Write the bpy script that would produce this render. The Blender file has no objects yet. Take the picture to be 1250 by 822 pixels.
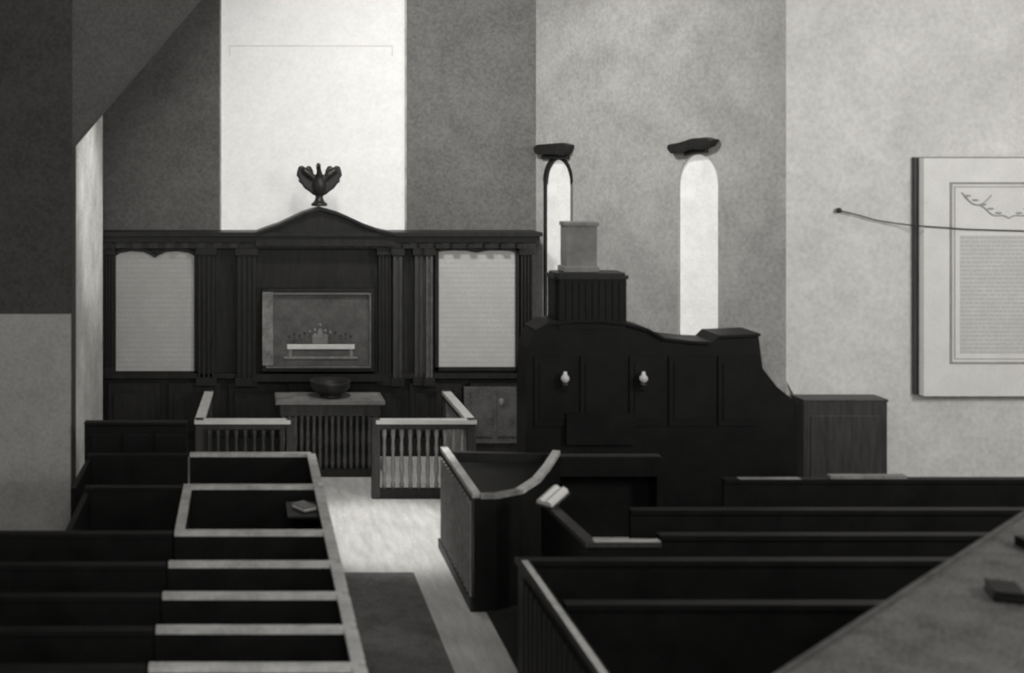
import bpy, bmesh, math, random
from mathutils import Vector, Matrix
random.seed(4)
H=4.2; F=1400.0; VX,VY=300.0,200.0
sc=bpy.context.scene
sc.view_settings.view_transform='Standard'
def U(px,Y): return (px-VX)/F*Y
def Zp(py,Y): return H-(py-VY)/F*Y
TINT=(1.0,0.985,0.955)
# ---------------- materials
def mat(name,a,b=None,scale=6.0,rough=0.7,bump=0.0,grain=0.25,stretch=(1,1,1),emit=0.0,spec=0.3,gs=14,stain=0):
    m=bpy.data.materials.new(name); m.use_nodes=True
    nt=m.node_tree; N=nt.nodes; L=nt.links; bs=N['Principled BSDF']
    if b is None: b=a*0.75
    tc=N.new('ShaderNodeTexCoord'); mp=N.new('ShaderNodeMapping'); mp.inputs['Scale'].default_value=stretch
    L.new(tc.outputs['Object'],mp.inputs['Vector'])
    n1=N.new('ShaderNodeTexNoise'); n1.inputs['Scale'].default_value=scale; n1.inputs['Detail'].default_value=6
    n1.inputs['Roughness'].default_value=0.65
    n2=N.new('ShaderNodeTexNoise'); n2.inputs['Scale'].default_value=scale*gs; n2.inputs['Detail'].default_value=3
    L.new(mp.outputs[0],n1.inputs['Vector']); L.new(mp.outputs[0],n2.inputs['Vector'])
    mx=N.new('ShaderNodeMath'); mx.operation='MULTIPLY_ADD'; mx.inputs[1].default_value=grain
    L.new(n2.outputs[0],mx.inputs[0]); 
    m1=N.new('ShaderNodeMath'); m1.operation='MULTIPLY'; m1.inputs[1].default_value=1-grain
    L.new(n1.outputs[0],m1.inputs[0]); L.new(m1.outputs[0],mx.inputs[2])
    cr=N.new('ShaderNodeValToRGB'); e=cr.color_ramp.elements
    e[0].position=0.36; e[1].position=0.64
    e[0].color=(b*TINT[0],b*TINT[1],b*TINT[2],1); e[1].color=(a*TINT[0],a*TINT[1],a*TINT[2],1)
    L.new(mx.outputs[0],cr.inputs[0]); out=cr.outputs[0]
    if stain:
        n3=N.new('ShaderNodeTexNoise'); n3.inputs['Scale'].default_value=.55; n3.inputs['Detail'].default_value=9; n3.inputs['Roughness'].default_value=.6; n3.inputs['Distortion'].default_value=.6
        L.new(mp.outputs[0],n3.inputs['Vector'])
        c3=N.new('ShaderNodeValToRGB'); q=c3.color_ramp.elements; q[0].position=.35; q[1].position=.6
        q[0].color=(1-stain,1-stain,1-stain,1); q[1].color=(1,1,1,1); L.new(n3.outputs[0],c3.inputs[0])
        mm=N.new('ShaderNodeMix'); mm.data_type='RGBA'; mm.blend_type='MULTIPLY'; mm.inputs[0].default_value=1
        L.new(out,mm.inputs[6]); L.new(c3.outputs[0],mm.inputs[7]); out=mm.outputs[2]
    L.new(out,bs.inputs['Base Color'])
    bs.inputs['Roughness'].default_value=rough
    bs.inputs['Specular IOR Level'].default_value=spec
    if bump:
        bp=N.new('ShaderNodeBump'); bp.inputs['Strength'].default_value=bump; bp.inputs['Distance'].default_value=0.02
        L.new(mx.outputs[0],bp.inputs['Height']); L.new(bp.outputs[0],bs.inputs['Normal'])
    if emit:
        L.new(cr.outputs[0],bs.inputs['Emission Color']); bs.inputs['Emission Strength'].default_value=emit
    return m
def text_mat(name,a,dark,rows=26,xs=30):
    m=mat(name,a,a*0.82,scale=5,grain=0.4)
    nt=m.node_tree; N=nt.nodes; L=nt.links; bs=N['Principled BSDF']
    src=bs.inputs['Base Color'].links[0].from_socket
    tc=N.new('ShaderNodeTexCoord'); sp=N.new('ShaderNodeSeparateXYZ'); L.new(tc.outputs['Object'],sp.inputs[0])
    mu=N.new('ShaderNodeMath'); mu.operation='MULTIPLY'; mu.inputs[1].default_value=rows; L.new(sp.outputs[2],mu.inputs[0])
    fr=N.new('ShaderNodeMath'); fr.operation='FRACT'; L.new(mu.outputs[0],fr.inputs[0])
    gt=N.new('ShaderNodeMath'); gt.operation='GREATER_THAN'; gt.inputs[1].default_value=0.55; L.new(fr.outputs[0],gt.inputs[0])
    fl=N.new('ShaderNodeMath'); fl.operation='FLOOR'; L.new(mu.outputs[0],fl.inputs[0])
    mx_=N.new('ShaderNodeMath'); mx_.operation='MULTIPLY'; mx_.inputs[1].default_value=xs; L.new(sp.outputs[0],mx_.inputs[0])
    cb=N.new('ShaderNodeCombineXYZ'); L.new(mx_.outputs[0],cb.inputs[0]); L.new(fl.outputs[0],cb.inputs[1])
    no=N.new('ShaderNodeTexNoise'); no.inputs['Scale'].default_value=1.0; no.inputs['Detail'].default_value=2; L.new(cb.outputs[0],no.inputs['Vector'])
    g2=N.new('ShaderNodeMath'); g2.operation='GREATER_THAN'; g2.inputs[1].default_value=0.46; L.new(no.outputs[0],g2.inputs[0])
    pr=N.new('ShaderNodeMath'); pr.operation='MULTIPLY'; L.new(gt.outputs[0],pr.inputs[0]); L.new(g2.outputs[0],pr.inputs[1])
    mi=N.new('ShaderNodeMix'); mi.data_type='RGBA'; L.new(pr.outputs[0],mi.inputs[0]); L.new(src,mi.inputs[6])
    mi.inputs[7].default_value=(dark,dark*.985,dark*.955,1)
    L.new(mi.outputs[2],bs.inputs['Base Color'])
    return m
M={}
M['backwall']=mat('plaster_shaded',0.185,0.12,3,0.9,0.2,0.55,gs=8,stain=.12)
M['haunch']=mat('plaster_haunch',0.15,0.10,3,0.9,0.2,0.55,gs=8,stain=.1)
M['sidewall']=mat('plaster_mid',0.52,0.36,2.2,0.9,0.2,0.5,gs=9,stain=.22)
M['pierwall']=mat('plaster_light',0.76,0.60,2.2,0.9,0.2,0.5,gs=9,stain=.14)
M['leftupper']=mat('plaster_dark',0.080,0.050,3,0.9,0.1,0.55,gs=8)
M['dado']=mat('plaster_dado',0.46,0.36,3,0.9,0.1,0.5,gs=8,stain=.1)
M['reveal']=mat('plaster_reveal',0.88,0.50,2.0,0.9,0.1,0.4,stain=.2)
M['wood']=mat('dark_oak',0.026,0.012,3,0.45,0.15,0.3,(6,6,1),spec=0.25)
M['wood2']=mat('oak_mid',0.065,0.03,3,0.45,0.15,0.3,(8,8,1),spec=0.3)
M['black']=mat('black_wood',0.010,0.004,4,0.5,0.1,0.3,spec=0.2)
M['wain']=mat('oak_wainscot',0.15,0.04,5,0.6,0.2,0.5)
M['cap']=mat('pale_cap',0.64,0.30,7,0.5,0.05,0.4)
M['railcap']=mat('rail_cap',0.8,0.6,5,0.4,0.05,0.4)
M['dimcap']=mat('grey_cap',0.34,0.10,5,0.5,0.05,0.4)  # mid grey for dim caps, pale patches and strips
M['baluster']=mat('baluster_wood',0.34,0.14,5,0.5,0.05,0.4)
M['floor']=mat('floorboards',0.70,0.44,2,0.5,0.1,0.4,(6,1,1))
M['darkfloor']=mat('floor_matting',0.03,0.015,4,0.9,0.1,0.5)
M['aisle_shade']=mat('aisle_shade_dark',0.20,0.09,4,0.9,0.1,0.5)  # dark tone for the shade painted on the aisle floor
M['ceiling']=mat('ceiling_plaster',0.45,0.35,2,0.9)
M['blind']=mat('window_blind',0.52,0.46,2.2,0.9,0,0.5,emit=0.85,gs=10)
M['blindline']=mat('window_blind_seam',0.40,0.34,3,0.9,0,0.35,emit=0.8)
M['glass']=mat('frosted_glass',0.62,0.48,3,0.6,0,0.4,emit=0.72)
M['tablet']=text_mat('lettered_tablet',0.52,0.43,14,34)
M['marble']=mat('marble',0.80,0.68,3,0.5,0.05,0.4)
M['inscr']=text_mat('inscribed_marble',0.66,0.50,21,44)
M['line']=mat('incised_line',0.38,0.28,4)
M['canvas']=mat('painting_canvas',0.15,0.06,7,0.6,0.1,0.5)
M['white']=mat('white_linen',0.8,0.66,6,0.8)
M['mid']=mat('mid_paint',0.30,0.16,9,0.7)
M['chest']=mat('grey_painted_wood',0.23,0.14,5,0.7,0.1)
M['metal']=mat('tarnished_metal',0.03,0.015,6,0.4,spec=0.4)
M['lampglass']=mat('lamp_glass',0.6,0.45,8,0.3,emit=0.12)
M['leaf']=mat('book_leather',0.12,0.05,9,0.6)
M['desk']=mat('desk_worn',0.20,0.03,3.5,0.6,0.2,0.5)
M['frame']=mat('frame_gilt',0.16,0.08,6,0.45,spec=0.4)

class B:
    def __init__(s,name): s.name=name; s.v=[]; s.f=[]; s.mi=[]; s.ms=[]; s.sm=[]; s.T=Matrix.Identity(4)
    def m(s,k):
        if k not in s.ms: s.ms.append(k)
        return s.ms.index(k)
    def add(s,vs,fs,k,smooth=False):
        o=len(s.v); s.v+= [tuple(s.T@Vector(v)) for v in vs]
        i=s.m(k)
        for f in fs: s.f.append([o+a for a in f]); s.mi.append(i); s.sm.append(smooth)
    def box(s,x0,x1,y0,y1,z0,z1,k):
        v=[(x0,y0,z0),(x1,y0,z0),(x1,y1,z0),(x0,y1,z0),(x0,y0,z1),(x1,y0,z1),(x1,y1,z1),(x0,y1,z1)]
        s.add(v,[(0,3,2,1),(4,5,6,7),(0,1,5,4),(1,2,6,5),(2,3,7,6),(3,0,4,7)],k)
    def prism(s,pts,a0,a1,k,axis='Y',smooth=False):
        n=len(pts)
        def mk(p,a):
            return (p[0],a,p[1]) if axis=='Y' else ((a,p[0],p[1]) if axis=='X' else (p[0],p[1],a))
        v=[mk(p,a0) for p in pts]+[mk(p,a1) for p in pts]
        s.add(v,[list(range(n)),list(range(2*n-1,n-1,-1))]+[(i,i+n,(i+1)%n+n,(i+1)%n) for i in range(n)],k,smooth)
    def lathe(s,cx,cy,prof,k,n=14,a0=0,a1=2*math.pi):
        vs=[];fs=[]
        full=abs(a1-a0-2*math.pi)<1e-6
        c=n if full else n+1
        for r,z in prof:
            for i in range(c):
                a=a0+(a1-a0)*i/n; vs.append((cx+r*math.cos(a),cy+r*math.sin(a),z))
        for j in range(len(prof)-1):
            for i in range(n):
                i2=(i+1)%c
                fs.append((j*c+i,j*c+i2,(j+1)*c+i2,(j+1)*c+i))
        fs.append([(len(prof)-1)*c+i for i in range(c)]); fs.append([c-1-i for i in range(c)])
        s.add(vs,fs,k,True)
    def sph(s,c,r,k,n=12,m=8):
        if not isinstance(r,(tuple,list)): r=(r,r,r)
        vs=[];fs=[]
        for j in range(m+1):
            t=math.pi*j/m
            for i in range(n):
                a=2*math.pi*i/n
                vs.append((c[0]+r[0]*math.sin(t)*math.cos(a),c[1]+r[1]*math.sin(t)*math.sin(a),c[2]-r[2]*math.cos(t)))
        for j in range(m):
            for i in range(n):
                fs.append((j*n+i,j*n+(i+1)%n,(j+1)*n+(i+1)%n,(j+1)*n+i))
        s.add(vs,fs,k,True)
    def tube(s,pts,r,k,n=8):
        pts=[Vector(p) for p in pts]; rs=r if isinstance(r,list) else [r]*len(pts)
        vs=[];fs=[]
        for i,p in enumerate(pts):
            t=(pts[min(i+1,len(pts)-1)]-pts[max(i-1,0)]).normalized()
            a=t.cross(Vector((0,0,1)))
            if a.length<1e-3: a=t.cross(Vector((1,0,0)))
            a.normalize(); b=t.cross(a)
            for j in range(n):
                th=2*math.pi*j/n; vs.append(tuple(p+rs[i]*(math.cos(th)*a+math.sin(th)*b)))
        for i in range(len(pts)-1):
            for j in range(n): fs.append((i*n+j,i*n+(j+1)%n,(i+1)*n+(j+1)%n,(i+1)*n+j))
        fs.append(list(range(n))[::-1]); fs.append([(len(pts)-1)*n+j for j in range(n)])
        s.add(vs,fs,k,True)
    def ribbon(s,path,w,z0,z1,k):
        P=[Vector((p[0],p[1])) for p in path]; n=len(P); Lf=[];Rt=[]
        for i in range(n):
            d1=(P[i]-P[i-1]).normalized() if i>0 else (P[1]-P[0]).normalized()
            d2=(P[i+1]-P[i]).normalized() if i<n-1 else d1
            t=(d1+d2).normalized(); nn=Vector((-t.y,t.x)); c=max(0.4,nn.dot(Vector((-d1.y,d1.x))))
            Lf.append(P[i]+nn*w/2/c); Rt.append(P[i]-nn*w/2/c)
        vs=[];fs=[]
        for i in range(n):
            for q in (Lf[i],Rt[i]):
                vs.append((q.x,q.y,z0)); vs.append((q.x,q.y,z1))
        for i in range(n-1):
            a=i*4;b=a+4
            fs+=[(a,b,b+1,a+1),(a+2,a+3,b+3,b+2),(a+1,b+1,b+3,a+3),(a,a+2,b+2,b)]
        fs+=[(0,1,3,2),((n-1)*4,(n-1)*4+2,(n-1)*4+3,(n-1)*4+1)]
        s.add(vs,fs,k)
    def done(s,bevel=0.0,remesh=0.0):
        me=bpy.data.meshes.new(s.name); 
        xs=[v[0] for v in s.v]; ys=[v[1] for v in s.v]; zs=[v[2] for v in s.v]
        o=Vector(((min(xs)+max(xs))/2,(min(ys)+max(ys))/2,min(zs)))
        me.from_pydata([tuple(Vector(v)-o) for v in s.v],[],s.f)
        for k in s.ms: me.materials.append(M[k])
        for p,i,sm in zip(me.polygons,s.mi,s.sm): p.material_index=i; p.use_smooth=sm
        bm=bmesh.new(); bm.from_mesh(me); bmesh.ops.recalc_face_normals(bm,faces=bm.faces); bm.to_mesh(me); bm.free()
        ob=bpy.data.objects.new(s.name,me); ob.location=o; sc.collection.objects.link(ob)
        if remesh:
            r=ob.modifiers.new('r','REMESH'); r.mode='VOXEL'; r.voxel_size=remesh; r.use_smooth_shade=True
            q=ob.modifiers.new('s','SMOOTH'); q.iterations=3
        if bevel:
            b=ob.modifiers.new('b','BEVEL'); b.width=bevel; b.segments=2; b.limit_method='ANGLE'; b.angle_limit=0.7
        return ob

YB=16.95
# ---------------- shell
b=B('floor'); b.box(-5.2,14,-1,17.3,-0.12,0,'floor'); b.done()
b=B('ceiling'); b.box(-5.2,14,-1,17.3,8.0,8.12,'ceiling'); b.done()
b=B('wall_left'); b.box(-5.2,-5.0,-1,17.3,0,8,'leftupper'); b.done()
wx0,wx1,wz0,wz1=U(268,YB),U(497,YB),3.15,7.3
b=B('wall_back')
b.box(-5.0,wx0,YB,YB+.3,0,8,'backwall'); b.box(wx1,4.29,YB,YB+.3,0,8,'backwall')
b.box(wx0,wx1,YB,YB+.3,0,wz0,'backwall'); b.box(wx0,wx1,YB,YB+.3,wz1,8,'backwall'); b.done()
b=B('window_1')
g=0.06
b.box(wx0,wx1,YB+.10,YB+.12,wz0,wz1,'blind')
for x in (wx0,wx1-g*.4): b.box(x,x+g*.4,YB+.04,YB+.10,wz0,wz1,'cap')
b.box(wx0,wx1,YB+.04,YB+.10,wz1-g,wz1,'cap')
zz=Zp(56,YB)
b.box(wx0+.14,wx1-.2,YB+.096,YB+.10,zz,zz+.018,'blindline'); b.box(wx0+.14,wx0+.155,YB+.096,YB+.10,zz-.15,zz,'blindline'); b.box(wx1-.215,wx1-.2,YB+.096,YB+.10,zz-.15,zz,'blindline')
b.done()
# angled wall with lancets
O=Vector((4.29,YB,0)); d=Vector((2.07,-3.45,0)); LEN=d.length; d.normalize(); nn=Vector((-d.y,d.x,0))
if nn.x<0: nn=-nn
TW=Matrix(((d.x,nn.x,0,O.x),(d.y,nn.y,0,O.y),(0,0,1,0),(0,0,0,1)))
wins=[(.14,.72),(2.50,3.10)]; WZ0,WZT=1.97,4.32
b=B('wall_right'); b.T=TW
edges=[0]+[e for w in wins for e in w]+[LEN]
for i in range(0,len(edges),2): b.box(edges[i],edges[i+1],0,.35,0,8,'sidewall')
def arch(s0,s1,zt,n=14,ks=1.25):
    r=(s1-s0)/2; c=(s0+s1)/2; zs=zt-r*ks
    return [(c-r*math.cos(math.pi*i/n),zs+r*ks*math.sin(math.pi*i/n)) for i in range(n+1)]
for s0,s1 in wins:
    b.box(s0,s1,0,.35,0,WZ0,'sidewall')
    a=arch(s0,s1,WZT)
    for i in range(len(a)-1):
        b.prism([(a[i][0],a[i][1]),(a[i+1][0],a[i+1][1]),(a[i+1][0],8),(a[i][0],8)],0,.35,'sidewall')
b.done()
for i,(s0,s1) in enumerate(wins):
    b=B('window_%d'%(i+2)); b.T=TW
    a=arch(s0,s1,WZT); pts=[(s0,WZ0)]+a+[(s1,WZ0)]
    b.prism(pts,.05,.07,'glass')
    c=(s0+s1)/2
    if i==0:
        b.box(s0,s0+.035,.01,.05,WZ0,WZT-.35,'wood')
        b.box(s1-.06,s1,.01,.05,WZ0,WZT-.35,'chest')
        for j in range(len(a)-1):
            p,q=a[j],a[j+1]; f=lambda t:(c+(t[0]-c)*.82,t[1]-.06)
            b.prism([p,q,f(q),f(p)],.0,.05,'wood')
    b.box(s0,s1,-.05,.05,WZ0-.06,WZ0,'cap')
    b.done()
b=B('trim_1'); b.T=TW
b.prism([(.06,4.38),(.10,4.34),(.66,4.32),(.74,4.40),(.76,4.47),(.60,4.50),(.12,4.48),(.06,4.45)],-.12,0,'wood')
b.prism([(.14,4.27),(.68,4.27),(.66,4.33),(.16,4.33)],-.06,0,'wood'); b.done(.02)
b=B('trim_2'); b.T=TW
b.prism([(2.42,4.40),(2.48,4.33),(2.62,4.34),(2.78,4.38),(2.95,4.38),(3.07,4.42),(3.14,4.50),(3.0,4.53),(2.8,4.52),(2.6,4.47),(2.44,4.45)],-.13,0,'wood')
b.prism([(2.62,4.30),(2.98,4.34),(2.96,4.40),(2.66,4.36)],-.07,0,'wood'); b.done(.02)
b=B('wall_front_right'); YP=13.5
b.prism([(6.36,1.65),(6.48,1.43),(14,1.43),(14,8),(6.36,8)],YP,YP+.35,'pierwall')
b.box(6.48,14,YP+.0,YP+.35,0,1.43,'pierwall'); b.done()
b=B('wall_far_right'); b.box(13.8,14,-1,13.5,0,8,'pierwall'); b.done()
# left pier + arch
b=B('wall_chancel_left')
b.prism([(13.42,0),(16.2,0),(16.2,Zp(138,16.2)),(13.42,Zp(175,13.4))],-5,-2.02,'reveal','X')
b.done()
b=B('wall_arch_left'); YA=13.1
xe=U(88,YA)
b.box(-5,xe,YA,YA+.3,0,8,'leftupper')
b.prism([(xe,Zp(178,YA)),(U(240,YA),Zp(0,YA)),(U(240,YA)+.87*1.5,Zp(0,YA)+1.5+.02),(U(240,YA)+1.6,8),(xe,8)],YA+.02,YA+.3,'haunch')
b.done()
b=B('trim_3'); b.box(-5,U(88,YA)-.01,YA-.06,YA-.002,0,Zp(383,YA),'dado'); b.done()

# ---------------- reredos
YR=16.45; S=F/YR
X=lambda px:(px-300)/S
Zz=lambda py:H-(py-200)/S
b=B('altar_reredos')
b.box(X(126),X(652),YR+.1,YR+.45,0,Zz(300),'wood')
b.box(X(126),X(654),YR-.02,YR+.45,Zz(303),Zz(295),'wood2')
b.box(X(122),X(657),YR-.10,YR+.45,Zz(295),Zz(288),'wood')
b.box(X(119),X(659),YR-.16,YR+.45,Zz(288),Zz(283),'wood')
pL=[(312,286),(325,281),(340,276),(355,269),(370,262),(382,258),(390,256)]
pR=[(398,258),(412,262),(428,269),(445,277),(462,283),(482,287)]
pts=[(X(x),Zz(y)) for x,y in pL+pR]
b.prism(pts+[(X(482),Zz(300)),(X(312),Zz(300))],YR-.12,YR+.3,'wood')
for i in range(len(pts)-1):
    p,q=pts[i],pts[i+1]; b.prism([p,q,(q[0],q[1]+.04),(p[0],p[1]+.04)],YR-.2,YR+.3,'wood')
for i in range(26):
    x=X(134)+i*(X(650)-X(134))/26; b.box(x,x+.09,YR-.07,YR,Zz(303),Zz(297),'wood')
def pil(x0,x1,ytop,ybot,out=.08,k='wood',fl=3):
    b.box(X(x0),X(x1),YR+.1-out,YR+.1,Zz(ybot),Zz(ytop),k)
    w=(X(x1)-X(x0))/(fl*2+1)
    for i in range(fl+1):
        xx=X(x0)+w*2*i; b.box(xx,xx+w,YR+.1-out-.03,YR+.1-out,Zz(ybot-10),Zz(ytop+10),k)
    b.box(X(x0)-.03,X(x1)+.03,YR+.1-out-.05,YR+.1,Zz(ytop+8),Zz(ytop),'wood')
    b.box(X(x0)-.03,X(x1)+.03,YR+.1-out-.05,YR+.1,Zz(ybot),Zz(ybot-10),'wood')
pil(126,138,303,458); pil(242,262,303,470,.12); pil(290,312,303,470,.16)
pil(462,477,303,470,.1); pil(479,490,303,470,.16,'wood2',1); pil(506,528,303,470,.1,'wood2',3); pil(519,527,303,470,.16,'leaf',1); pil(636,650,303,458)
b.box(X(126),X(652),YR-.02,YR+.2,Zz(462),Zz(456),'wood')
b.box(X(126),X(652),YR,YR+.2,0,.25,'wood')
for i in range(7):
    xa=X(132)+i*(X(648)-X(132))/7; xb=xa+(X(648)-X(132))/7-.12
    b.box(xa,xb,YR+.03,YR+.1,.35,Zz(468),'wood')
    b.box(xa+.08,xb-.08,YR+.0,YR+.03,.45,Zz(480),'wood')
b.box(X(566),X(646),YR-.04,YR+.0,.2,Zz(472),'wain')
b.box(X(574),X(600),YR-.06,YR-.04,.3,Zz(480),'wain'); b.box(X(606),X(638),YR-.06,YR-.04,.3,Zz(480),'wain')
b.sph((X(611),YR-.06,Zz(490)),(.04,.03,.06),'dimcap')
b.box(X(308),X(466),YR-.14,YR+.1,Zz(464),Zz(455),'wood')
def tab(x0,x1,y0,y1,c=1.0):
    w=(x1-x0)
    top=[(x0,y0+6*c),(x0+w*.06,y0+2*c),(x0+w*.2,y0),(x0+w*.36,y0+1*c),(x0+w*.45,y0+5*c),(x0+w*.5,y0+8*c),(x0+w*.55,y0+5*c),(x0+w*.64,y0+1*c),(x0+w*.8,y0),(x0+w*.94,y0+2*c),(x1,y0+6*c)]
    pp=[(X(p),Zz(q)) for p,q in top]
    b.prism([(X(x0),Zz(y1))]+pp+[(X(x1),Zz(y1))],YR+.06,YR+.1,'tablet')
    for k in range(len(pp)-1):
        p,q=pp[k],pp[k+1]; b.prism([p,q,(q[0],q[1]+.05),(p[0],p[1]+.05)],YR+.03,YR+.1,'wood')
    b.box(X(x0)-.05,X(x0),YR+.03,YR+.1,Zz(y1)-.05,Zz(y0),'wood'); b.box(X(x1),X(x1)+.05,YR+.03,YR+.1,Zz(y1)-.05,Zz(y0),'wood')
    b.box(X(x0)-.05,X(x1)+.05,YR+.03,YR+.1,Zz(y1)-.05,Zz(y1),'wood')
tab(141,237,307,454,1.0); tab(536,630,306,449,.35)
b.done()
# painting
b=B('framed_painting')
def fr(x0,x1,y0,y1,w,ya,yb,k):
    b.box(x0,x1,ya,yb,y1-w,y1,k); b.box(x0,x1,ya,yb,y0,y0+w,k); b.box(x0,x0+w,ya,yb,y0+w,y1-w,k); b.box(x1-w,x1,ya,yb,y0+w,y1-w,k)
x0,x1,z0,z1=X(320),X(456),Zz(452),Zz(352)
ys=YR-.1
b.box(x0,x1,ys+.04,YR+.08,z0,z1,'wood')
fr(x0,x1,z0,z1,.05,ys-.03,ys+.04,'wood')
fr(x0+.05,x1-.05,z0+.05,z1-.05,.03,ys-.05,ys+.04,'frame')
b.box(X(320),X(333),ys-.055,ys,z0+.09,z1-.04,'dimcap')
b.box(x0+.08,x1-.08,ys+.0,ys+.04,z0+.08,z1-.08,'canvas')
b.box(X(350),X(432),ys-.02,ys,Zz(425),Zz(419),'white')
b.box(X(346),X(436),ys-.015,ys,Zz(437),Zz(434),'mid')
b.box(X(352),X(356),ys-.01,ys,Zz(434),Zz(425),'mid'); b.box(X(426),X(430),ys-.01,ys,Zz(434),Zz(425),'mid')
for i in range(13):
    px=353+i*6.2; hh=[409,406,408,405,404,402,396,403,405,404,408,406,409][i]
    b.sph((X(px),ys,Zz(hh)),(.022,.015,.028),'mid' if 3<i<9 else 'leaf',8,6)
    b.prism([(X(px)-.045,Zz(418.5)),(X(px)+.045,Zz(418.5)),(X(px)+.035,Zz(hh+6)),(X(px),Zz(hh+3)),(X(px)-.035,Zz(hh+6))],ys-.01,ys,'leaf' if i not in (5,6,7) else 'mid')
b.done(.008)
# finial bird
b=B('pelican_finial')
cx=X(390); cy=YR+.05; zb=Zz(256)+.045
b.sph((cx,cy,Zz(226)),(.10,.11,.18),'metal')
b.tube([(cx,cy,Zz(222)),(cx+.0,cy-.06,Zz(214)),(cx-.01,cy-.09,Zz(208)),(cx-.02,cy-.11,Zz(204))],[.08,.05,.035,.035],'metal')
b.sph((cx-.02,cy-.12,Zz(202)),(.036,.055,.04),'metal')
b.tube([(cx-.02,cy-.16,Zz(202)),(cx-.05,cy-.22,Zz(205)),(cx-.05,cy-.24,Zz(209))],[.025,.015,.006],'metal')
b.lathe(cx,cy,[(.12,zb+.005),(.12,zb+.04),(.08,zb+.07),(.055,zb+.12),(.05,zb+.22),(.08,zb+.26)],'metal')
for sgn in (-1,1):
    w=[(0,2),(5,-4),(7,-11),(8,-18),(11,-24),(15,-25),(18,-22),(22,-25),(27,-24),(29,-18),(30,-12),(27,-9),(27,-4),(23,-1),(20,4),(14,8),(8,13),(0,14)]
    b.prism([(cx+sgn*p/S*.93,Zz(226)-q/S*.95) for p,q in w],cy-.03,cy+.05,'metal')
    b.tube([(cx+sgn*.03,cy,Zz(222)),(cx+sgn*.14,cy-.03,Zz(213)),(cx+sgn*.22,cy-.02,Zz(208)),(cx+sgn*.27,cy,Zz(207))],[.05,.05,.045,.02],'metal')
b.prism([(cx-.07,zb+.05),(cx+.07,zb+.05),(cx+.03,Zz(232)),(cx-.03,Zz(232))],cy+.02,cy+.08,'metal')
b.done(remesh=.014)

# ---------------- communion table
b=B('communion_table')
b.box(.40,1.86,15.3,15.9,.98,1.03,'chest'); b.box(.46,1.80,15.36,15.85,.82,.98,'wood2')
b.box(.46,1.80,15.36,15.85,.0,.1,'wood')
b.box(.42,.85,15.32,15.88,1.03,1.035,'dimcap'); b.box(1.42,1.82,15.32,15.88,1.03,1.035,'dimcap')
for i in range(16):
    x=.5+i*.083
    b.lathe(x,15.41,[(.02,.1),(.03,.2),(.02,.35),(.03,.5),(.02,.7),(.03,.82)],'leaf',8)
b.box(.5,1.76,15.45,15.81,.1,.82,'black'); b.done(.008)
b=B('alms_bowl')
b.lathe(1.15,15.6,[(.14,1.032),(.15,1.05),(.12,1.07),(.2,1.10),(.26,1.16),(.28,1.23),(.285,1.25),(.26,1.25),(.22,1.18),(.1,1.12)],'metal',24); b.done()

# ---------------- rails
def rail(name,path,capk,balk,z=.99,sp=.105,side=None):
    b=B(name)
    b.ribbon(path,.12,z-.05,z,capk); b.ribbon(path,.06,z-.12,z-.05,'wood2'); b.ribbon(path,.09,.0,.12,'wood')
    for i in range(len(path)-1):
        p=Vector(path[i]+(0,)); q=Vector(path[i+1]+(0,))
        L=(q-p).length; n=int(L/sp)
        for j in range(1,n):
            c=p+(q-p)*j/n
            b.lathe(c.x,c.y,[(.022,.12),(.03,.17),(.018,.22),(.032,.38),(.018,.55),(.026,.62),(.018,.72),(.03,.8),(.03,z-.12)],balk,8)
    for p in path:
        b.box(p[0]-.05,p[0]+.05,p[1]-.05,p[1]+.05,0,z+.01,'wood2')
    b.done()
rail('communion_rail',[(-.52,16.2),(-.58,14.4),(.56,14.4)],'railcap','wood2')
rail('communion_rail',[(1.63,14.4),(2.83,14.4),(2.83,16.2)],'railcap','baluster')

# ---------------- left pews
Ys=[12.3,11.07,9.69,8.93,8.28,7.68,7.1,6.5]
XA=.70
for i in range(len(Ys)-1):
    y,y2=Ys[i],Ys[i+1]
    b=B('box_pew')
    b.box(-.60,XA,y-.03,y+.03,0,1.06,'black'); b.box(-.60,XA,y-.032,y+.032,1.06,1.10,'cap')  # pale cap marks where light falls, brightness put into the colour
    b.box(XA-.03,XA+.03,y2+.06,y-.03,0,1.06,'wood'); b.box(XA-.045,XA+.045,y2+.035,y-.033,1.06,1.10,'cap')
    yy=y2+.1
    while yy<y-.1:
        b.box(XA+.03,XA+.045,yy,yy+.03,.1,1.0,'wood2'); yy+=.09
    b.box(-.6,XA-.03,y2+.06,y2+.3,.40,.45,'black')
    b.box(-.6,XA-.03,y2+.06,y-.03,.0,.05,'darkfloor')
    if i==1:
        b.box(-.60,-.52,y2+.04,y-.036,1.06,1.10,'cap'); b.box(-.58,-.54,y2+.051,y-.05,0,1.06,'wood')
        b.box(.38,XA-.03,10.4,10.85,.98,1.0,'wood')
    b.done()
for i in range(len(Ys)-1):
    y,y2=Ys[i],Ys[i+1]
    b=B('side_pew')
    xl=(-1.7 if i==0 else -1.55) if y>9.7 else -4.98
    b.box(xl,-.62,y-.03,y+.03,0,1.05,'black'); b.box(xl,-.62,y-.045,y+.045,1.05,1.085,'black')  # side pews and their caps blackened, shade put into the colour
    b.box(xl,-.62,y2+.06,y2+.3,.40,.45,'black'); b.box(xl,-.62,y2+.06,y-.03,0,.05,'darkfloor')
    b.box(xl,xl+.05,y2+.06,y-.03,0,1.05,'black')
    for j in range(int((-.62-xl)/.45)):
        b.box(xl+.06+j*.45,xl+.44+j*.45,y-.045,y-.03,.15,.95,'black')
    b.done()
b=B('hymn_book')
b.T=Matrix.Translation((.54,10.62,1.001))@Matrix.Rotation(.6,4,'Z')
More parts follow.
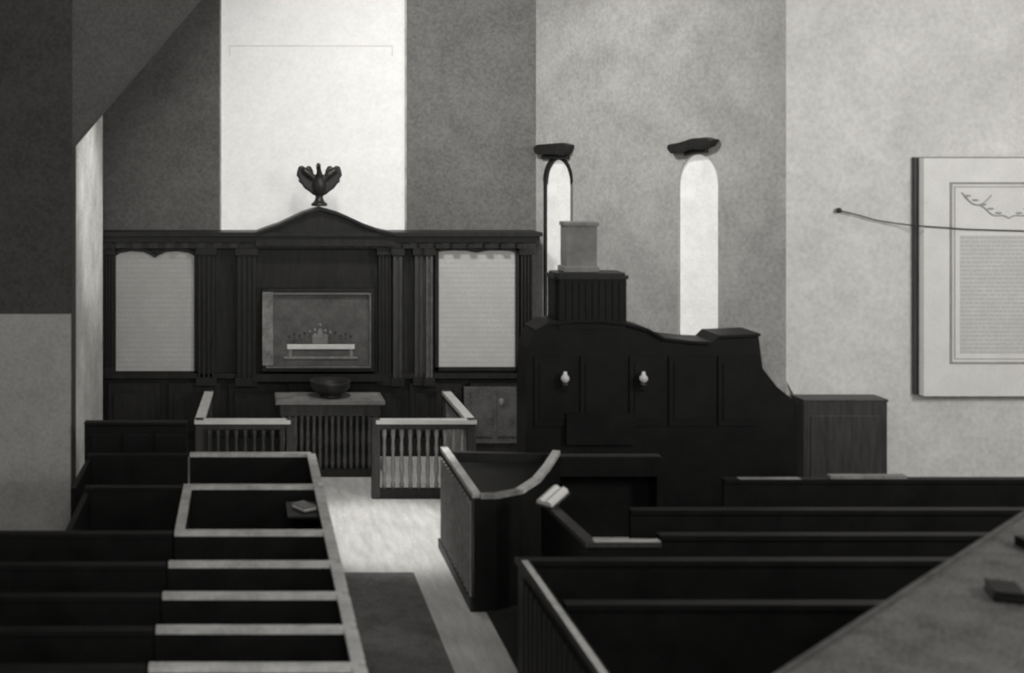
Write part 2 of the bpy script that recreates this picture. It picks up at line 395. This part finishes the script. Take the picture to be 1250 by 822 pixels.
b.box(-.07,.07,-.10,.10,0,.01,'leaf'); b.box(-.065,.07,-.095,.095,.01,.035,'white'); b.box(-.07,.07,-.10,.10,.035,.045,'mid'); b.done()
b=B('wood_screen')
b.box(-1.82,-.66,12.93,12.99,0,1.25,'black'); b.box(-1.82,-.66,12.90,13.02,1.25,1.29,'black')
for j in range(3): b.box(-1.75+j*.36,-1.45+j*.36,12.91,12.93,.15,1.15,'black')
b.done(.008)

# ---------------- right: curved desk pew
b=B('curved_reading_pew')
path=[(2.17,12.55),(2.17,11.6),(2.17,10.77),(2.34,10.77),(2.60,10.92),(2.86,11.3),(3.1,11.8),(3.36,12.4)]
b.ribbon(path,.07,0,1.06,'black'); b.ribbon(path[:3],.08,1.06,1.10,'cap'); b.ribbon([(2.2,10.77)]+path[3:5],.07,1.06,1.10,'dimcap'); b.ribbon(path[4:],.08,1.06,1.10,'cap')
b.ribbon([(2.17,12.55),(3.36,12.45)],.07,0,1.05,'wood')
b.prism([(2.2,12.45),(2.2,10.8),(2.34,10.8),(2.58,10.95),(2.83,11.32),(3.07,11.82),(3.3,12.4)],.92,.96,'black','Z')
y=10.85
while y<12.5:
    b.box(2.115,2.135,y,y+.05,.08,1.0,'mid'); y+=.13
b.ribbon([(2.13,12.55),(2.13,10.74)],.05,0,.1,'wood')
b.done()
def pew(name,path,kcap,z=1.1,k='black'):
    b=B(name); b.ribbon(path,.06,0,z-.04,k); b.ribbon(path,.10,z-.04,z,kcap); return b
b=pew('box_pew',[(2.76,10.60),(2.83,9.43),(3.4,9.43)],'wood2'); b.box(2.86,3.4,9.39,9.47,1.1,1.102,'cap')
b.box(2.87,3.4,9.5,9.8,.4,.45,'black'); b.done()
b=B('open_bible')
b.T=Matrix.Translation((2.79,10.42,1.165))@Matrix.Rotation(-.9,4,'Z')@Matrix.Rotation(.35,4,'X')
b.prism([(-.08,0),(.08,0),(.08,.03),(.04,.05),(0,.03),(-.04,.05),(-.08,.03)],-.13,.13,'white'); b.box(-.09,.09,-.14,.14,-.015,0,'leaf'); b.done()
b=pew('box_pew',[(7.9,8.99),(2.17,8.99),(2.17,6.6)],'black'); b.box(2.15,2.20,6.6,8.95,1.1,1.104,'cap')
b.box(2.3,7.9,8.5,8.95,.4,.45,'black')
yy=6.7
while yy<8.9: b.box(2.12,2.14,yy,yy+.05,.08,1.0,'wood'); yy+=.13
b.done()
for (yy,xa,xb) in [(11.3,4.7,9.6),(10.3,3.45,9.6),(9.6,3.45,9.6),(8.1,2.25,7.0)]:
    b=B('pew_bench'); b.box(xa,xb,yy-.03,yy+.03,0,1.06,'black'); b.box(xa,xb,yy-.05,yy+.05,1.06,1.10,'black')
    b.box(xa,xb,yy-.45,yy-.03,.40,.45,'black'); b.box(xa,xa+.05,yy-.45,yy-.03,0,.75,'black'); b.box(xb-.05,xb,yy-.45,yy-.03,0,.75,'black')
    if yy==11.3: b.box(4.85,5.45,yy-.05,yy+.03,1.10,1.104,'dimcap'); b.box(5.75,6.5,yy-.03,yy+.05,1.10,1.13,'dimcap')
    b.done()
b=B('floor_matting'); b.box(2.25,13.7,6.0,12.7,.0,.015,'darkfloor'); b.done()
b=B('aisle_shade_sheet'); b.box(.76,1.72,5.0,11.75,0,.012,'aisle_shade'); b.done()  # thin dark sheet, paints the shadow on the near aisle floor
b=B('wall_cupboard')
YC=13.5
b.box(6.42,U(1083,YC-.3),YC-.3,YC-.01,0,Zp(491,YC-.3),'wood2'); b.box(6.41,U(1083,YC-.3)+.01,YC-.31,YC-.01,Zp(491,YC-.3),Zp(491,YC-.3)+.03,'wood2')
b.box(6.5,7.3,YC-.31,YC-.3,.15,1.3,'wood2'); b.done(.008)

# ---------------- organ
YO=12.9; SO=F/YO
ox=lambda px:(px-300)/SO
oz=lambda py:H-(py-200)/SO
b=B('church_organ')
out=[(642,470),(644,425),(652,405),(668,397),(700,393),(735,393),(765,397),(790,404),(810,415),(845,419),(868,420),(876,412),(926,410),(931,450),(948,472),(970,490),(973,600)]
pts=[(ox(x),oz(y)) for x,y in out]+[(ox(973),0),(ox(642),0)]
b.prism(pts,YO,YO+.45,'black')
for i in range(2,12):
    p,q=(ox(out[i][0]),oz(out[i][1])),(ox(out[i+1][0]),oz(out[i+1][1]))
    b.prism([p,q,(q[0],q[1]+.03),(p[0],p[1]+.03)],YO-.05,YO+.45,'black')
for xa,xb in ((652,700),(708,760),(768,806),(816,868),(876,922)):
    b.box(ox(xa),ox(xb),YO-.02,YO,oz(520),oz(435),'black'); b.box(ox(xa+6),ox(xb-6),YO-.03,YO-.02,oz(512),oz(443),'black')
b.box(ox(668),ox(800),YO-.26,YO,.75,.95,'black'); b.box(ox(672),ox(796),YO-.25,YO-.12,.95,.965,'black')
for i in range(28): b.box(ox(676)+i*.04,ox(676)+i*.04+.034,YO-.25,YO-.14,.965,.975,'wood2')
b.box(ox(668),ox(676),YO-.26,YO,0,.75,'black'); b.box(ox(792),ox(800),YO-.26,YO,0,.75,'black')
b.box(ox(690),ox(775),YO-.06,YO,1.05,1.4,'black')
dcx=ox(723); dcy=YO+.22
def rrect(hx,hy,r,n=6):
    o=[]
    for (cxx,cyy,a0) in ((1,1,0),(-1,1,90),(-1,-1,180),(1,-1,270)):
        for i in range(n+1):
            a=math.radians(a0+90*i/n); o.append((dcx+cxx*(hx-r)+r*math.cos(a),dcy+cyy*(hy-r)+r*math.sin(a)))
    return o
b.prism(rrect(.405,.21,.06),oz(402),oz(338),'black','Z')
b.prism(rrect(.43,.235,.07),oz(402),oz(396),'black','Z')
b.prism(rrect(.425,.23,.07),oz(341),oz(337),'wood','Z'); b.prism(rrect(.40,.2,.09),oz(337),oz(334),'wood','Z')
for i in range(10): b.box(dcx-.37+i*.075,dcx-.37+i*.075+.06,dcy-.22,dcy-.2,oz(394),oz(344),'black')
b.done()
b=B('organ_pipe_chest')
b.box(ox(695),ox(733),dcy-.1,dcy+.15,oz(333.5),oz(277),'chest'); b.box(ox(694),ox(735),dcy-.12,dcy+.17,oz(277),oz(272),'chest')
b.box(ox(692),ox(735),dcy-.12,dcy+.17,oz(333.7),oz(327),'chest')
b.done(.006)
for px in (687,782):
    b=B('oil_lamp'); x=ox(px); y=YO-.10; z=oz(463)
    b.tube([(x,YO-.032,z-.10),(x,YO-.06,z-.12),(x,y,z-.10),(x,y,z-.06)],.010,'metal')
    b.lathe(x,y,[(.02,z-.07),(.04,z-.05),(.035,z-.03),(.015,z-.02)],'metal',12)
    b.lathe(x,y,[(.02,z-.02),(.045,z+.01),(.045,z+.04),(.022,z+.07),(.018,z+.10)],'lampglass' ,12)
    b.done()

# ---------------- memorial tablet
b=B('memorial_tablet'); YT=YP
tx0=U(1128,YT-.16); tx1=tx0+1.95; tz0=Zp(484,YT-.16); tz1=Zp(193,YT-.16)
b.box(tx0,tx1,YT-.16,YT-.05,tz0,tz1,'marble')
b.box(tx0-.05,tx1+.05,YT-.06,YT-.002,tz0-.0,tz1+.01,'wood2')  # dark backing added as the shadow beside the tablet
fx0,fx1,fz0,fz1=tx0+.30,tx1-.28,tz0+.38,tz1-.28
def fr2(x0,x1,z0,z1,w,ya,yb,k):
    b.box(x0,x1,ya,yb,z1-w,z1,k); b.box(x0,x1,ya,yb,z0,z0+w,k); b.box(x0,x0+w,ya,yb,z0+w,z1-w,k); b.box(x1-w,x1,ya,yb,z0+w,z1-w,k)
fr2(fx0,fx1,fz0,fz1,.022,YT-.175,YT-.16,'line'); fr2(fx0+.05,fx1-.05,fz0+.05,fz1-.05,.010,YT-.165,YT-.16,'line')
b.box(fx0+.12,fx1-.12,YT-.163,YT-.16,fz0+.12,fz1-.62,'inscr')
cx=(fx0+fx1)/2
for sg in (-1,1):
    b.tube([(cx+sg*t*.55,YT-.16,fz1-.42+.28*t**1.5+.02*math.sin(t*14)) for t in [i/14 for i in range(15)]],.010,'line',6)
    b.tube([(cx+sg*(.2+.33*t),YT-.16,fz1-.15-.12*math.sin(t*3.1)) for t in [i/10 for i in range(11)]],.008,'line',6)
    for j in range(5):
        b.sph((cx+sg*(.12+.09*j),YT-.16,fz1-.36+.05*j),(.045,.008,.014),'line',8,6)
b.done(.01)
b=B('wire_bracket')
L_=[(1024,257,.05),(1045,262,.05),(1070,269,.05),(1095,273,.07),(1112,275,.12),(1122,276,.19),(1140,277,.19),(1180,280,.19),(1250,282,.19),(1285,282,.19)]
wy=YT-.037
b.sph((U(1024,wy),wy,Zp(257,wy)),.033,'metal')
b.tube([(U(p,YT-q2),YT-q2,Zp(q,YT-q2)) for p,q,q2 in L_],.008,'metal',6)
b.done()
# diagonal desk bottom right
b=B('slanted_book_desk')
P0=Vector((2.15,4.81,0)); P1=Vector((5.2,7.48,0)); dd=(P1-P0); Ld=dd.length; dd.normalize(); nd=Vector((dd.y,-dd.x,0))
b.T=Matrix(((dd.x,nd.x,0,P0.x),(dd.y,nd.y,0,P0.y),(0,0,1,0),(0,0,0,1)))
b.box(0,Ld,0,1.0,1.95,2.0,'desk'); b.box(0,Ld,0,.025,2.0,2.02,'leaf'); b.box(0,Ld,.0,.05,1.8,1.95,'black')
b.box(0,Ld,.25,.31,0,1.95,'black'); b.box(0,.08,.1,.9,0,1.95,'black'); b.box(Ld-.08,Ld,.1,.9,0,1.95,'black'); b.done()
TD=b.T.copy()
for (s,t,r,k,kk) in [(1.95,.36,-.5,'black','mid'),(2.95,.26,.7,'black','dimcap'),(3.2,.42,.2,'black','leaf')]:
    b=B('prayer_book'); b.T=TD@Matrix.Translation((s,t,2.001))@Matrix.Rotation(r,4,'Z')
    b.box(-.1,.1,-.07,.07,0,.012,k); b.box(-.095,.1,-.065,.065,.012,.04,kk); b.box(-.1,.1,-.07,.07,.04,.05,k); b.box(-.1,-.093,-.07,.07,0,.05,k); b.done()

# ---------------- lights
w=bpy.data.worlds.new('W'); sc.world=w; w.use_nodes=True
w.node_tree.nodes['Background'].inputs[0].default_value=(1,.99,.96,1); w.node_tree.nodes['Background'].inputs[1].default_value=.7
def area(name,loc,tgt,size,e,spread=180):
    l=bpy.data.lights.new(name,'AREA'); l.energy=e; l.size=size; l.color=(1,.99,.965); l.spread=math.radians(spread)
    o=bpy.data.objects.new(name,l); o.location=loc; o.rotation_euler=(Vector(tgt)-Vector(loc)).to_track_quat('-Z','Y').to_euler(); sc.collection.objects.link(o)
area('daylight_south',(10.5,5,6.2),(5.5,14.5,2.5),2.0,390)
area('gallery_fill',(0,1,7),(1,15,2),3,290)  # added fill light behind the camera, no real source there
area('chancel_fill',(1.4,12.6,7.7),(4.6,16.3,3.2),1.0,150,120)  # added area light under the ceiling, brightens the angled wall
def spot(name,loc,tgt,ang,e,bl=.6,r=.3):
    l=bpy.data.lights.new(name,'SPOT'); l.energy=e; l.spot_size=math.radians(ang); l.spot_blend=bl; l.shadow_soft_size=r; l.color=(1,.99,.965)
    o=bpy.data.objects.new(name,l); o.location=loc; o.rotation_euler=(Vector(tgt)-Vector(loc)).to_track_quat('-Z','Y').to_euler(); sc.collection.objects.link(o)
spot('aisle_pool_spot',(1.7,13.3,7.6),(1.6,13.0,0),22,1900,.6)  # added spot that makes the bright pool on the aisle floor
spot('reveal_fill_spot',(4.0,11.5,7.4),(-2.0,15.0,3.6),20,1500,.7)  # added spot to brighten the pier reveal, no fitting belongs here

cam=bpy.data.cameras.new('camera'); co=bpy.data.objects.new('camera',cam); sc.collection.objects.link(co)
co.location=(0,0,H); co.rotation_euler=(math.pi/2,0,0)
cam.sensor_width=36; cam.lens=F/1250*36; cam.shift_x=(625-VX)/1250; cam.shift_y=-(411-VY)/1250
cam.dof.use_dof=True; cam.dof.focus_distance=60; cam.dof.aperture_fstop=1.4
sc.camera=co
